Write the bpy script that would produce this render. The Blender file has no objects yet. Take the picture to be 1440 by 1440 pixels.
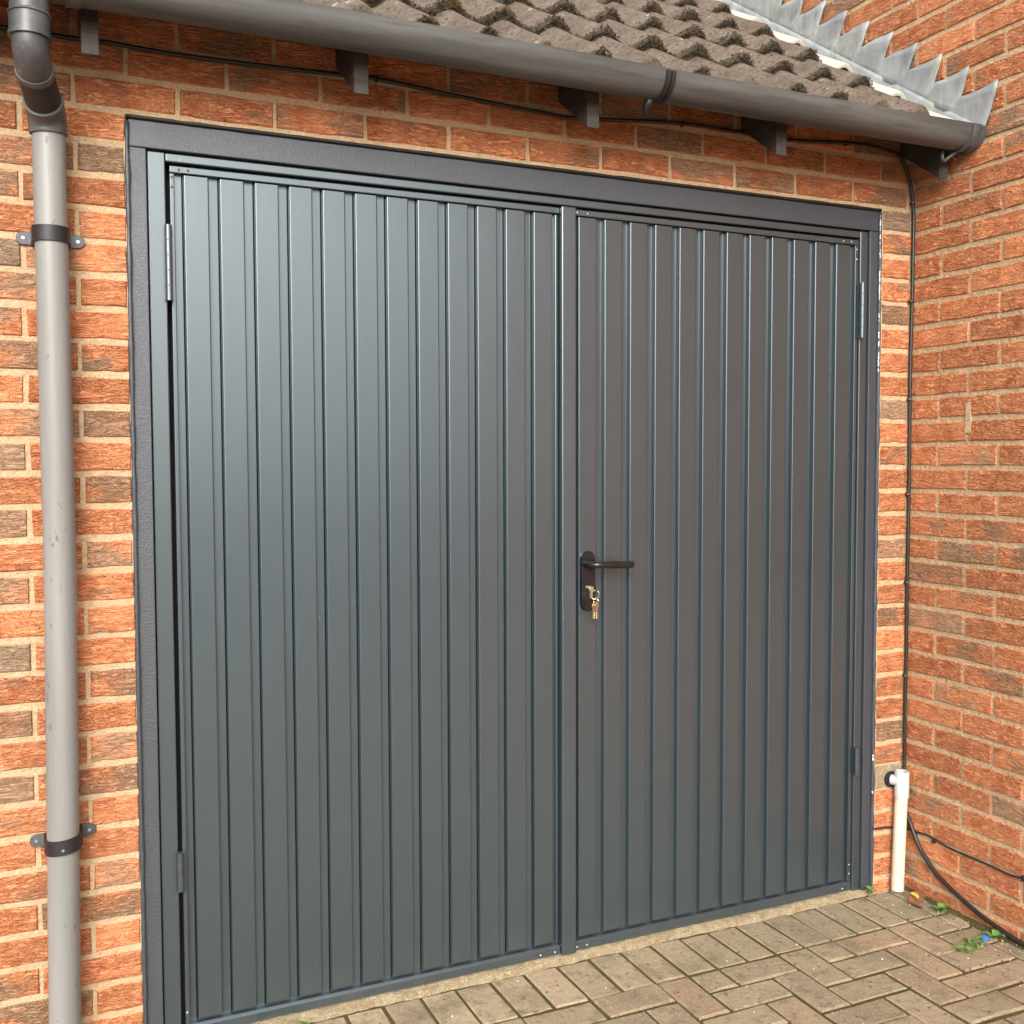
import bpy, bmesh, math, random
from mathutils import Vector, Matrix, noise

random.seed(7)
scene = bpy.context.scene
col = scene.collection
R = math.radians

# ------------------------------------------------------------------ camera
CAM = Vector((-0.191, -2.5647, 1.4203))
yaw, pitch, roll = 0.4236, -0.0492, -0.0032
fwd = Vector((math.sin(yaw)*math.cos(pitch), math.cos(yaw)*math.cos(pitch), math.sin(pitch)))
rgt = Vector((math.cos(yaw), -math.sin(yaw), 0))
upv = rgt.cross(fwd)
rr = math.cos(roll)*rgt + math.sin(roll)*upv
uu = -math.sin(roll)*rgt + math.cos(roll)*upv
cd = bpy.data.cameras.new('camera')
cam = bpy.data.objects.new('camera', cd)
col.objects.link(cam)
cam.matrix_world = Matrix(((rr.x, uu.x, -fwd.x, CAM.x), (rr.y, uu.y, -fwd.y, CAM.y), (rr.z, uu.z, -fwd.z, CAM.z), (0, 0, 0, 1)))
cd.sensor_fit = 'HORIZONTAL'; cd.sensor_width = 36.0
cd.lens = 36.0*1462.7/1440.0
cd.clip_start = 0.02; cd.clip_end = 500
scene.camera = cam

# ------------------------------------------------------------------ sky and sun (bright overcast)
SUN_AZ, SUN_EL = R(202), R(27)      # azimuth clockwise from +Y
w = bpy.data.worlds.new('World'); scene.world = w; w.use_nodes = True
nt = w.node_tree; nt.nodes.clear()
out = nt.nodes.new('ShaderNodeOutputWorld'); bg = nt.nodes.new('ShaderNodeBackground')
sky = nt.nodes.new('ShaderNodeTexSky'); sky.sky_type = 'NISHITA'; sky.sun_disc = False
sky.sun_elevation = SUN_EL; sky.sun_rotation = SUN_AZ
sky.air_density = 1.0; sky.dust_density = 8.0; sky.ozone_density = 1.0
hs = nt.nodes.new('ShaderNodeHueSaturation'); hs.inputs['Saturation'].default_value = 0.25
nt.links.new(sky.outputs[0], hs.inputs['Color']); 
veil = nt.nodes.new('ShaderNodeMix'); veil.data_type = 'RGBA'; veil.blend_type = 'ADD'; veil.inputs[0].default_value = 1.0
nt.links.new(hs.outputs[0], veil.inputs[6]); veil.inputs[7].default_value = (4.4, 4.4, 4.5, 1)     # even cloud veil
nt.links.new(veil.outputs[2], bg.inputs[0])
bg.inputs[1].default_value = 0.15
nt.links.new(bg.outputs[0], out.inputs[0])
sd = bpy.data.lights.new('sun', 'SUN'); sd.energy = 1.5; sd.angle = R(30); sd.color = (1.0, 0.95, 0.88)
sun = bpy.data.objects.new('sun', sd); col.objects.link(sun)
sdir = Vector((math.sin(SUN_AZ)*math.cos(SUN_EL), math.cos(SUN_AZ)*math.cos(SUN_EL), math.sin(SUN_EL)))
sun.rotation_euler = (-sdir).to_track_quat('-Z', 'Y').to_euler()
sun.location = (-3, -6, 6)
scene.view_settings.view_transform = 'Standard'; scene.view_settings.look = 'None'
scene.view_settings.exposure = 0.38; scene.view_settings.gamma = 1.0
scene.view_settings.use_curve_mapping = False

# ------------------------------------------------------------------ helpers
def mesh_of(name, V, F, smooth=False):
    me = bpy.data.meshes.new(name); me.from_pydata([tuple(v) for v in V], [], F); me.update()
    if smooth:
        for q in me.polygons: q.use_smooth = True
    return me

def link(name, me, mat=None, parent=None, loc=(0, 0, 0), rot=(0, 0, 0)):
    o = bpy.data.objects.new(name, me); col.objects.link(o)
    if mat and not me.materials: me.materials.append(mat)
    o.location = loc; o.rotation_euler = rot
    if parent: o.parent = parent
    return o

def thing(name, label, cat, loc=(0, 0, 0), group=None):
    o = bpy.data.objects.new(name, None); col.objects.link(o); o.location = loc
    o.empty_display_size = 0.1
    o['label'] = label; o['category'] = cat
    if group: o['group'] = group
    return o

def tag(o, label, cat, group=None):
    o['label'] = label; o['category'] = cat
    if group: o['group'] = group
    return o

class MB:
    def __init__(s): s.V = []; s.F = []
    def add(s, V, F):
        b = len(s.V); s.V += [Vector(v) for v in V]; s.F += [tuple(i+b for i in f) for f in F]; return s
    def box(s, a, b):
        x0, y0, z0 = a; x1, y1, z1 = b
        return s.add([(x0,y0,z0),(x1,y0,z0),(x1,y1,z0),(x0,y1,z0),(x0,y0,z1),(x1,y0,z1),(x1,y1,z1),(x0,y1,z1)],
                     [(0,3,2,1),(4,5,6,7),(0,1,5,4),(1,2,6,5),(2,3,7,6),(3,0,4,7)])
    def tube(s, pts, rad, n=12, cap=True, squash=None):
        pts = [Vector(p) for p in pts]; rads = rad if isinstance(rad, (list, tuple)) else [rad]*len(pts)
        rings = []; prev = None
        for i, p in enumerate(pts):
            t = (pts[min(i+1, len(pts)-1)] - pts[max(i-1, 0)])
            if t.length < 1e-9: t = Vector((0, 0, 1))
            t.normalize()
            if prev is None:
                a = Vector((1, 0, 0)) if abs(t.x) < 0.9 else Vector((0, 1, 0))
                u = t.cross(a).normalized()
            else:
                u = (prev - t*prev.dot(t)).normalized()
            prev = u; v = t.cross(u)
            rings.append([p + rads[i]*(math.cos(2*math.pi*k/n)*u + math.sin(2*math.pi*k/n)*v) for k in range(n)])
        V = [q for r in rings for q in r]; F = []
        for i in range(len(rings)-1):
            for k in range(n):
                F.append((i*n+k, i*n+(k+1) % n, (i+1)*n+(k+1) % n, (i+1)*n+k))
        if cap:
            F.append(tuple(range(n-1, -1, -1))); F.append(tuple((len(rings)-1)*n+k for k in range(n)))
        return s.add(V, F)
    def extrude_prof(s, prof, a, b, axis, closed=False, cap=False):
        # prof: list of 2-D points; axis 'z': prof in (x,y); 'x': prof in (y,z); 'y': prof in (x,z)
        def P(q, h):
            return {'z': (q[0], q[1], h), 'x': (h, q[0], q[1]), 'y': (q[0], h, q[1])}[axis]
        n = len(prof); V = [P(q, a) for q in prof]+[P(q, b) for q in prof]
        F = [(i, (i+1) % n, n+(i+1) % n, n+i) for i in range(n if closed else n-1)]
        if cap: F += [tuple(range(n-1, -1, -1)), tuple(range(n, 2*n))]
        return s.add(V, F)
    def mesh(s, name, smooth=False):
        me = mesh_of(name, s.V, s.F, smooth)
        bm = bmesh.new(); bm.from_mesh(me); bmesh.ops.recalc_face_normals(bm, faces=bm.faces); bm.to_mesh(me); bm.free()
        return me
    def build(s, name, mat, parent=None, smooth=False, bevel=0, seg=2, loc=(0, 0, 0), rot=(0, 0, 0), auto=None):
        me = s.mesh(name, smooth)
        if bevel:
            bm = bmesh.new(); bm.from_mesh(me)
            ed = [e for e in bm.edges if len(e.link_faces) == 2 and e.calc_face_angle() > 0.6]
            bmesh.ops.bevel(bm, geom=ed, offset=bevel, segments=seg, affect='EDGES', profile=0.5)
            bm.to_mesh(me); bm.free()
        if auto is not None:
            bm = bmesh.new(); bm.from_mesh(me)
            for f in bm.faces: f.smooth = True
            for e in bm.edges:
                if len(e.link_faces) == 2 and e.calc_face_angle() > auto: e.smooth = False
            bm.to_mesh(me); bm.free()
        return link(name, me, mat, parent, loc, rot)

# ------------------------------------------------------------------ materials
class N:
    def __init__(s, name):
        s.m = bpy.data.materials.new(name); s.m.use_nodes = True
        s.t = s.m.node_tree; s.b = s.t.nodes['Principled BSDF']
        s.tc = s.t.nodes.new('ShaderNodeTexCoord')
    def n(s, kind, **kw):
        nd = s.t.nodes.new(kind)
        for k, v in kw.items(): setattr(nd, k, v)
        return nd
    def L(s, a, b): s.t.links.new(a, b)
    def setv(s, sock, v):
        if hasattr(v, 'is_linked') or isinstance(v, bpy.types.NodeSocket): s.L(v, sock)
        else: sock.default_value = v
    def co(s, scale=(1, 1, 1), kind='Object', offset=None):
        mp = s.n('ShaderNodeMapping'); s.L(s.tc.outputs[kind], mp.inputs[0]); mp.inputs['Scale'].default_value = scale
        if offset is not None: s.L(offset, mp.inputs['Location'])
        return mp.outputs[0]
    def noise(s, vec, scale=5, detail=4, rough=0.55, dist=0.0, out='Fac'):
        nd = s.n('ShaderNodeTexNoise'); s.L(vec, nd.inputs['Vector'])
        nd.inputs['Scale'].default_value = scale; nd.inputs['Detail'].default_value = detail
        nd.inputs['Roughness'].default_value = rough; nd.inputs['Distortion'].default_value = dist
        return nd.outputs[out]
    def voro(s, vec, scale, out='Distance', feature='F1', rand=1.0):
        nd = s.n('ShaderNodeTexVoronoi', feature=feature); s.L(vec, nd.inputs['Vector'])
        nd.inputs['Scale'].default_value = scale; nd.inputs['Randomness'].default_value = rand
        return nd.outputs[out]
    def math(s, op, a, b=0.0, c=0.0, clamp=False):
        nd = s.n('ShaderNodeMath', operation=op, use_clamp=clamp)
        s.setv(nd.inputs[0], a); s.setv(nd.inputs[1], b); s.setv(nd.inputs[2], c)
        return nd.outputs[0]
    def map(s, v, a, b, c=0.0, d=1.0, smooth=False):
        nd = s.n('ShaderNodeMapRange'); nd.clamp = True
        if smooth: nd.interpolation_type = 'SMOOTHSTEP'
        s.L(v, nd.inputs[0])
        for i, q in enumerate((a, b, c, d)): s.setv(nd.inputs[i+1], q)
        return nd.outputs[0]
    def mix(s, f, a, b, blend='MIX'):
        nd = s.n('ShaderNodeMix', data_type='RGBA', blend_type=blend)
        s.setv(nd.inputs[0], f)
        for i, q in ((6, a), (7, b)):
            if isinstance(q, tuple): nd.inputs[i].default_value = (*q[:3], 1)
            else: s.L(q, nd.inputs[i])
        return nd.outputs[2]
    def bump(s, h, dist=0.002, strength=1.0, prev=None):
        nd = s.n('ShaderNodeBump'); s.L(h, nd.inputs['Height'])
        nd.inputs['Distance'].default_value = dist; nd.inputs['Strength'].default_value = strength
        if prev is not None: s.L(prev, nd.inputs['Normal'])
        return nd.outputs[0]
    def done(s, color, rough=0.8, normal=None, metal=0.0, spec=0.5, ior=1.5):
        s.setv(s.b.inputs['Base Color'], (*color[:3], 1) if isinstance(color, tuple) else color)
        s.setv(s.b.inputs['Roughness'], rough); s.b.inputs['Metallic'].default_value = metal
        s.b.inputs['Specular IOR Level'].default_value = spec; s.b.inputs['IOR'].default_value = ior
        if normal is not None: s.L(normal, s.b.inputs['Normal'])
        return s.m

def m_brick():
    s = N('rustic_brick')
    oi = s.n('ShaderNodeObjectInfo'); at = s.n('ShaderNodeAttribute', attribute_type='GEOMETRY', attribute_name='tone')
    ad = s.n('ShaderNodeVectorMath', operation='ADD'); s.L(oi.outputs['Color'], ad.inputs[0]); s.L(at.outputs['Color'], ad.inputs[1])
    sp = s.n('ShaderNodeSeparateXYZ'); s.L(ad.outputs[0], sp.inputs[0])
    brown, bright, seed = sp.outputs
    cb = s.n('ShaderNodeCombineXYZ'); s.L(s.math('MULTIPLY', seed, 37.0), cb.inputs[0]); s.L(s.math('MULTIPLY', seed, 91.0), cb.inputs[1]); s.L(s.math('MULTIPLY', seed, 53.0), cb.inputs[2])
    big = s.noise(s.co((9, 9, 14), offset=cb.outputs[0]), 1.0, 2, 0.5)
    mott = s.noise(s.co((60, 60, 90), offset=cb.outputs[0]), 1.0, 4, 0.6)
    # browner patches grow with the brick's own tone
    f = s.math('ADD', s.math('MULTIPLY', s.math('SUBTRACT', big, 0.5), 2.6), s.math('SUBTRACT', s.math('MULTIPLY', brown, 1.7), 0.5))
    f = s.map(f, -0.05, 0.55, 0, 1, True)
    orange = s.mix(s.map(mott, 0.35, 0.7), (0.66, 0.235, 0.10), (0.72, 0.315, 0.15))
    orange = s.mix(s.map(s.noise(s.co((22, 22, 30), offset=cb.outputs[0]), 1.0, 3), 0.48, 0.72), orange, (0.54, 0.155, 0.062))
    browns = s.mix(s.map(mott, 0.35, 0.7), (0.36, 0.20, 0.115), (0.45, 0.27, 0.16))
    browns = s.mix(s.map(brown, 0.75, 1.0), browns, s.mix(mott, (0.28, 0.205, 0.135), (0.40, 0.30, 0.195)))
    c = s.mix(f, orange, browns)
    br = s.n('ShaderNodeCombineColor')
    for i in range(3): s.L(bright, br.inputs[i])
    c = s.mix(1.0, c, br.outputs[0], 'MULTIPLY')
    # drag-face creases: ridged, stretched along the brick
    v = s.co((19, 19, 92), offset=cb.outputs[0])
    n1 = s.noise(v, 1.0, 3, 0.5, 0.9)
    cr = s.map(s.math('ABSOLUTE', s.math('SUBTRACT', n1, 0.5)), 0.0, 0.085, 0, 1, True)
    v2 = s.co((40, 40, 190), offset=cb.outputs[0])
    n2 = s.noise(v2, 1.0, 2, 0.5, 1.0)
    cr2 = s.map(s.math('ABSOLUTE', s.math('SUBTRACT', n2, 0.5)), 0.0, 0.07, 0, 1, True)
    h = s.math('ADD', s.math('ADD', s.math('MULTIPLY', cr, 0.55), s.math('MULTIPLY', n1, 1.3)), s.math('MULTIPLY', cr2, 0.22))
    amp = s.math('MULTIPLY_ADD', s.math('FRACT', s.math('MULTIPLY', seed, 7.31)), 1.0, 0.45)
    h = s.math('ADD', s.math('MULTIPLY', h, amp), s.math('MULTIPLY', s.noise(s.co((16, 16, 24), offset=cb.outputs[0]), 1.0, 2), 0.8))
    b1 = s.bump(h, 0.0105, 1.0)
    gr = s.noise(s.co((700, 700, 700), offset=cb.outputs[0]), 1.0, 3, 0.7)
    b2 = s.bump(gr, 0.0009, 0.8, b1)
    # pale mortar smears and lime specks
    lime = s.map(s.noise(s.co((45, 45, 70), offset=cb.outputs[0]), 1.0, 5, 0.65), 0.69, 0.76)
    c = s.mix(s.math('MULTIPLY', lime, 0.55), c, (0.62, 0.46, 0.3))
    return s.done(c, 0.92, b2, spec=0.25)

def m_mortar():
    s = N('sandy_mortar')
    n1 = s.noise(s.co((14, 14, 14)), 1, 4); n2 = s.noise(s.co((160, 160, 160)), 1, 5, 0.7)
    c = s.mix(s.map(n1, 0.3, 0.7), (0.49, 0.345, 0.205), (0.56, 0.41, 0.255))
    c = s.mix(s.map(n2, 0.52, 0.75), c, (0.36, 0.24, 0.13))
    c = s.mix(s.map(s.noise(s.co((38, 38, 38)), 1, 3), 0.56, 0.72, 0, .6), c, (0.44, 0.30, 0.17))
    h = s.math('ADD', s.math('MULTIPLY', n2, 0.6), s.noise(s.co((55, 55, 55)), 1, 3))
    return s.done(c, 0.95, s.bump(h, 0.008, 1.0), spec=0.2)

def m_paver():
    s = N('block_paver')
    oi = s.n('ShaderNodeObjectInfo'); at = s.n('ShaderNodeAttribute', attribute_type='GEOMETRY', attribute_name='tone')
    ad = s.n('ShaderNodeVectorMath', operation='ADD'); s.L(oi.outputs['Color'], ad.inputs[0]); s.L(at.outputs['Color'], ad.inputs[1])
    geo = s.n('ShaderNodeNewGeometry')
    mp = s.n('ShaderNodeMapping'); s.L(geo.outputs['Position'], mp.inputs[0])
    P = mp.outputs[0]
    n1 = s.noise(P, 9, 4, 0.6); n2 = s.noise(P, 60, 5, 0.7); n3 = s.noise(P, 330, 3, 0.7)
    c = s.mix(0.42, ad.outputs[0], s.mix(s.map(n2, 0.3, 0.7), (0.18, 0.13, 0.085), (0.44, 0.34, 0.235)))
    c = s.mix(s.map(n1, 0.48, 0.75), c, (0.46, 0.37, 0.24))
    c = s.mix(s.map(n3, 0.35, 0.75, 0, 0.6), c, (0.13, 0.10, 0.07))
    c = s.mix(s.map(s.noise(P, 24, 5, 0.7), 0.52, 0.68, 0, 0.65), c, (0.14, 0.105, 0.07))
    c = s.mix(s.map(s.noise(P, 4.5, 5, 0.65), 0.5, 0.66, 0, 0.6), c, (0.17, 0.135, 0.09))
    # exposed pale grit and dark lichen spots
    vd = s.voro(P, 120); vc = s.n('ShaderNodeTexVoronoi'); s.L(P, vc.inputs['Vector']); vc.inputs['Scale'].default_value = 120
    pick = s.n('ShaderNodeSeparateColor'); s.L(vc.outputs['Color'], pick.inputs[0])
    grit = s.math('MULTIPLY', s.map(vd, 0.10, 0.34, 1, 0), s.map(pick.outputs[0], 0.70, 0.74))
    c = s.mix(s.math('MULTIPLY', grit, 0.8), c, (0.60, 0.52, 0.41))
    vd2 = s.voro(P, 48); vc2 = s.n('ShaderNodeTexVoronoi'); s.L(P, vc2.inputs['Vector']); vc2.inputs['Scale'].default_value = 48
    pk2 = s.n('ShaderNodeSeparateColor'); s.L(vc2.outputs['Color'], pk2.inputs[0])
    spot = s.math('MULTIPLY', s.map(vd2, 0.14, 0.26, 1, 0), s.map(pk2.outputs[1], 0.80, 0.84))
    c = s.mix(s.math('MULTIPLY', spot, 0.8), c, (0.06, 0.045, 0.03))
    h = s.math('ADD', s.math('ADD', s.math('MULTIPLY', n2, 1.2), s.math('MULTIPLY', n3, 0.6)), s.math('MULTIPLY', grit, 0.25))
    return s.done(c, 0.93, s.bump(h, 0.005, 1.0), spec=0.25)

def m_joint():
    s = N('mossy_joint_sand')
    n1 = s.noise(s.co((16, 16, 16)), 1, 4); n2 = s.noise(s.co((190, 190, 190)), 1, 4, 0.7)
    c = s.mix(s.map(n1, 0.4, 0.6), (0.115, 0.083, 0.042), (0.078, 0.076, 0.024))
    c = s.mix(s.map(n2, 0.55, 0.75), c, (0.28, 0.21, 0.11))
    return s.done(c, 1.0, s.bump(n2, 0.006, 1.0), spec=0.1)

def m_haunch():
    s = N('sandy_haunch')
    n1 = s.noise(s.co((30, 30, 30)), 1, 4, 0.6); n2 = s.noise(s.co((230, 230, 230)), 1, 4, 0.75)
    c = s.mix(s.map(n1, 0.35, 0.65), (0.34, 0.26, 0.16), (0.50, 0.41, 0.26))
    c = s.mix(s.map(n2, 0.5, 0.64), c, (0.15, 0.11, 0.06))
    c = s.mix(s.map(s.noise(s.co((80, 80, 80)), 1, 2), 0.62, 0.7), c, (0.55, 0.47, 0.33))
    return s.done(c, 0.95, s.bump(s.math('ADD', n1, n2), 0.008, 1.0), spec=0.2)

def m_ground():
    s = N('ground_concrete')
    n1 = s.noise(s.co((0.6, 0.6, 0.6)), 1, 5); n2 = s.noise(s.co((60, 60, 60)), 1, 4, 0.7)
    c = s.mix(n1, (0.13, 0.11, 0.09), (0.20, 0.17, 0.135)); c = s.mix(s.map(n2, 0.4, 0.7), c, (0.10, 0.085, 0.07))
    return s.done(c, 0.95, s.bump(n2, 0.004, 0.8))

def m_door(name, base, rough, wob=1.0):
    s = N(name)
    lo = s.noise(s.co((7, 7, 1.3)), 1, 2, 0.5); fine = s.noise(s.co((900, 900, 900)), 1, 2, 0.6)
    b = s.bump(lo, 0.0035*wob, 0.5); b = s.bump(fine, 0.00012, 0.5, b)
    # faint dust film and a few hair scratches
    d = s.noise(s.co((3, 3, 1.2)), 1, 5, 0.6)
    c = s.mix(s.map(d, 0.4, 0.75, 0, 0.35), base, tuple(min(1, q*1.45) for q in base))
    v = s.co((42, 42, 8)); sc = s.noise(v, 1, 2, 0.5, 2.0)
    scr = s.map(s.math('ABSOLUTE', s.math('SUBTRACT', sc, 0.5)), 0.0, 0.004, 1, 0)
    scr = s.math('MULTIPLY', scr, s.map(s.noise(s.co((2.2, 2.2, 2.6)), 1, 3), 0.57, 0.7))
    c = s.mix(s.math('MULTIPLY', scr, 0.30), c, (0.4, 0.4, 0.4))
    vd = s.voro(s.co((38, 38, 38)), 1.0); spk = s.map(vd, 0.035, 0.05, 1, 0)
    spk = s.math('MULTIPLY', spk, s.map(s.noise(s.co((5, 5, 5)), 1, 2), 0.5, 0.6))
    c = s.mix(s.math('MULTIPLY', spk, 0.6), c, (0.6, 0.6, 0.58))
    r = s.map(d, 0.3, 0.75, rough, rough+0.06)
    s.b.inputs['Specular Tint'].default_value = (0.85, 0.955, 1.0, 1)
    return s.done(c, r, b, spec=0.5, ior=2.15)

def m_foil():
    s = N('grained_foil')
    n1 = s.noise(s.co((130, 300, 300)), 1, 4, 0.6, 0.6)
    d = s.noise(s.co((4, 4, 4)), 1, 4)
    c = s.mix(n1, (0.028, 0.035, 0.045), (0.042, 0.049, 0.060))
    return s.done(c, s.map(d, 0.3, 0.7, 0.38, 0.46), s.bump(n1, 0.0011, 0.8), ior=1.7)

def m_gutter():
    s = N('weathered_gutter_plastic')
    a = s.noise(s.co((1.2, 14, 14)), 1, 5, 0.65); b = s.noise(s.co((8, 90, 90)), 1, 4, 0.6)
    c = s.mix(s.map(a, 0.35, 0.68), (0.058, 0.059, 0.057), (0.120, 0.121, 0.116))
    c = s.mix(s.map(b, 0.55, 0.72, 0, 0.7), c, (0.05, 0.042, 0.035))
    return s.done(c, s.map(a, 0.3, 0.7, 0.42, 0.62), s.bump(b, 0.0005, 0.5))

def m_pipe():
    s = N('faded_downpipe_plastic')
    a = s.noise(s.co((10, 10, 1.0)), 1, 5, 0.6); b = s.noise(s.co((60, 60, 22)), 1, 4, 0.6, 0.5)
    c = s.mix(s.map(a, 0.35, 0.68), (0.165, 0.163, 0.155), (0.24, 0.237, 0.226))
    c = s.mix(s.map(b, 0.655, 0.70, 0, 0.75), c, (0.085, 0.072, 0.062))
    c = s.mix(s.map(s.noise(s.co((120, 120, 9)), 1, 3, 0.6), 0.66, 0.72, 0, 0.45), c, (0.13, 0.12, 0.11))
    return s.done(c, 0.42, s.bump(a, 0.0006, 0.5))

def m_dark_plastic():
    s = N('dark_grey_plastic')
    a = s.noise(s.co((22, 22, 22)), 1, 5, 0.65)
    c = s.mix(s.map(a, 0.4, 0.7), (0.055, 0.057, 0.062), (0.10, 0.10, 0.105))
    c = s.mix(s.map(s.noise(s.co((60, 60, 30)), 1, 4), 0.64, 0.74, 0, 0.7), c, (0.26, 0.23, 0.19))
    return s.done(c, 0.38, s.bump(a, 0.0006, 0.4))

def m_tile(name, c0, c1, pale=False):
    s = N(name)
    P = s.co((1, 1, 1), 'Generated'); geo = s.n('ShaderNodeNewGeometry'); P = geo.outputs['Position']
    n1 = s.noise(P, 14, 5, 0.65); n2 = s.noise(P, 90, 5, 0.7); n3 = s.noise(P, 420, 3, 0.7)
    c = s.mix(s.map(n1, 0.3, 0.7), c0, c1)
    if pale:
        c = s.mix(s.map(n2, 0.6, 0.75, 0, 0.6), c, (0.30, 0.27, 0.22))
    else:
        c = s.mix(s.map(n2, 0.48, 0.66), c, (0.085, 0.065, 0.048))
        c = s.mix(s.map(n3, 0.6, 0.72, 0, 0.9), c, (0.55, 0.46, 0.36))
        v1 = s.voro(P, 34); c = s.mix(s.math('MULTIPLY', s.map(v1, 0.10, 0.2, 1, 0), s.map(n1, 0.5, 0.55)), c, (0.07, 0.055, 0.04))
        v2 = s.voro(P, 21); c = s.mix(s.math('MULTIPLY', s.map(v2, 0.12, 0.2, 0.9, 0), s.map(n1, 0.52, 0.60)), c, (0.58, 0.53, 0.42))
    return s.done(c, 0.95, s.bump(s.math('ADD', n2, n3), 0.010 if not pale else 0.002, 0.9), spec=0.2)

def m_moss():
    s = N('dark_moss')
    geo = s.n('ShaderNodeNewGeometry'); P = geo.outputs['Position']
    n1 = s.noise(P, 25, 4, 0.7); n2 = s.noise(P, 240, 3, 0.7)
    c = s.mix(s.map(n1, 0.4, 0.65), (0.060, 0.048, 0.036), (0.115, 0.095, 0.065))
    c = s.mix(s.map(n2, 0.55, 0.75), c, (0.15, 0.12, 0.08))
    c = s.mix(s.map(s.noise(P, 7, 2), 0.62, 0.70), c, (0.17, 0.11, 0.05))
    return s.done(c, 1.0, s.bump(n2, 0.006, 1.0), spec=0.1)

def m_lead():
    s = N('patinated_lead')
    a = s.noise(s.co((9, 9, 9)), 1, 5, 0.65, 0.6); b = s.noise(s.co((40, 40, 5)), 1, 4, 0.6); d = s.noise(s.co((3, 6, 3)), 1, 3)
    c = s.mix(s.map(a, 0.3, 0.7), (0.20, 0.22, 0.23), (0.38, 0.395, 0.385))
    c = s.mix(s.map(b, 0.55, 0.75, 0, 0.5), c, (0.50, 0.50, 0.45))
    c = s.mix(s.map(d, 0.55, 0.7, 0, 0.5), c, (0.40, 0.40, 0.25))
    c = s.mix(s.map(s.noise(s.co((60, 60, 14)), 1, 4), 0.66, 0.74, 0, 0.8), c, (0.17, 0.14, 0.09))
    return s.done(c, s.map(a, 0.3, 0.7, 0.38, 0.6), s.bump(a, 0.006, 0.6), metal=0.25)

def m_wood():
    s = N('stained_rafter_timber')
    a = s.noise(s.co((14, 14, 60)), 1, 5, 0.65)
    c = s.mix(s.map(a, 0.35, 0.7), (0.020, 0.015, 0.013), (0.06, 0.048, 0.044))
    return s.done(c, 0.75, s.bump(a, 0.0012, 0.7))

def m_plain(name, base, rough=0.5, var=0.25, scale=30, bump=0.0005, metal=0.0, spec=0.5):
    s = N(name); a = s.noise(s.co((scale,)*3), 1, 4, 0.6)
    c = s.mix(s.map(a, 0.3, 0.7), tuple(q*(1-var) for q in base), tuple(min(1, q*(1+var)) for q in base))
    return s.done(c, rough, s.bump(a, bump, 0.6), metal=metal, spec=spec)

M = dict(brick=m_brick(), mortar=m_mortar(), paver=m_paver(), joint=m_joint(), haunch=m_haunch(), ground=m_ground(),
         door=m_door('anthracite_powder_coat', (0.025, 0.036, 0.042), 0.265), steel=m_door('anthracite_steel_frame', (0.025, 0.036, 0.042), 0.275, 0.3),
         foil=m_foil(), gutter=m_gutter(), pipe=m_pipe(), dark=m_dark_plastic(),
         tile=m_tile('concrete_roof_tile', (0.16, 0.125, 0.095), (0.30, 0.24, 0.185)), pale=m_tile('bleached_roof_tile', (0.42, 0.39, 0.335), (0.52, 0.49, 0.43), True),
         moss=m_moss(), lead=m_lead(), wood=m_wood(),
         rubber=m_plain('black_rubber', (0.012, 0.012, 0.013), 0.5), seal=m_plain('dark_grey_sealant', (0.045, 0.052, 0.06), 0.4, 0.3, 120, 0.002),
         whiteseal=m_plain('white_sealant_smear', (0.72, 0.73, 0.74), 0.5), cable=m_plain('black_cable_sheath', (0.016, 0.014, 0.013), 0.4),
         pvc=m_plain('cream_plastic_pipe', (0.58, 0.53, 0.42), 0.35, 0.06, 9), pvcw=m_plain('white_plastic_fitting', (0.47, 0.49, 0.48), 0.3, 0.04, 9),
         handle=m_plain('black_gloss_handle', (0.012, 0.012, 0.013), 0.16, 0.15, 40, 0.0001), brass=m_plain('nickel_lock', (0.72, 0.64, 0.50), 0.22, 0.1, 60, 0.0002, 1.0),
         keym=m_plain('worn_key_brass', (0.60, 0.49, 0.36), 0.32, 0.2, 80, 0.0003, 0.9), zinc=m_plain('zinc_screw', (0.55, 0.56, 0.56), 0.35, 0.1, 50, 0.0002, 0.9),
         leaf=m_plain('weed_leaf', (0.11, 0.21, 0.045), 0.55, 0.3, 90, 0.001), dead=m_plain('dead_leaf', (0.20, 0.085, 0.04), 0.7, 0.4, 60, 0.002),
         yellow=m_plain('yellow_leaf', (0.65, 0.42, 0.06), 0.6, 0.3, 60, 0.001), blue=m_plain('blue_plastic', (0.04, 0.15, 0.42), 0.4, 0.15, 60),
         grit=m_plain('pale_grit', (0.60, 0.53, 0.40), 0.9, 0.3, 60, 0.001), void=m_plain('light_block_black', (0.02, 0.02, 0.02), 0.9))  # void: near-black standing in for darkness behind the leaves and tiles

# ------------------------------------------------------------------ ground and driveway
g = MB().add([(-80, -80, -0.03), (80, -80, -0.03), (80, 80, -0.03), (-80, 80, -0.03)], [(0, 1, 2, 3)]).build('ground', M['ground']); g['kind'] = 'structure'
drive = MB().add([(-2.3, -3.6, -0.0055), (2.40, -3.6, -0.0055), (2.40, 0.05, -0.0055), (-2.3, 0.05, -0.0055), (-2.3, -3.6, -0.03), (2.4, -3.6, -0.03)],
                 [(0, 1, 2, 3), (4, 5, 1, 0)]).build('driveway', M['joint']); drive['kind'] = 'structure'

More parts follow.
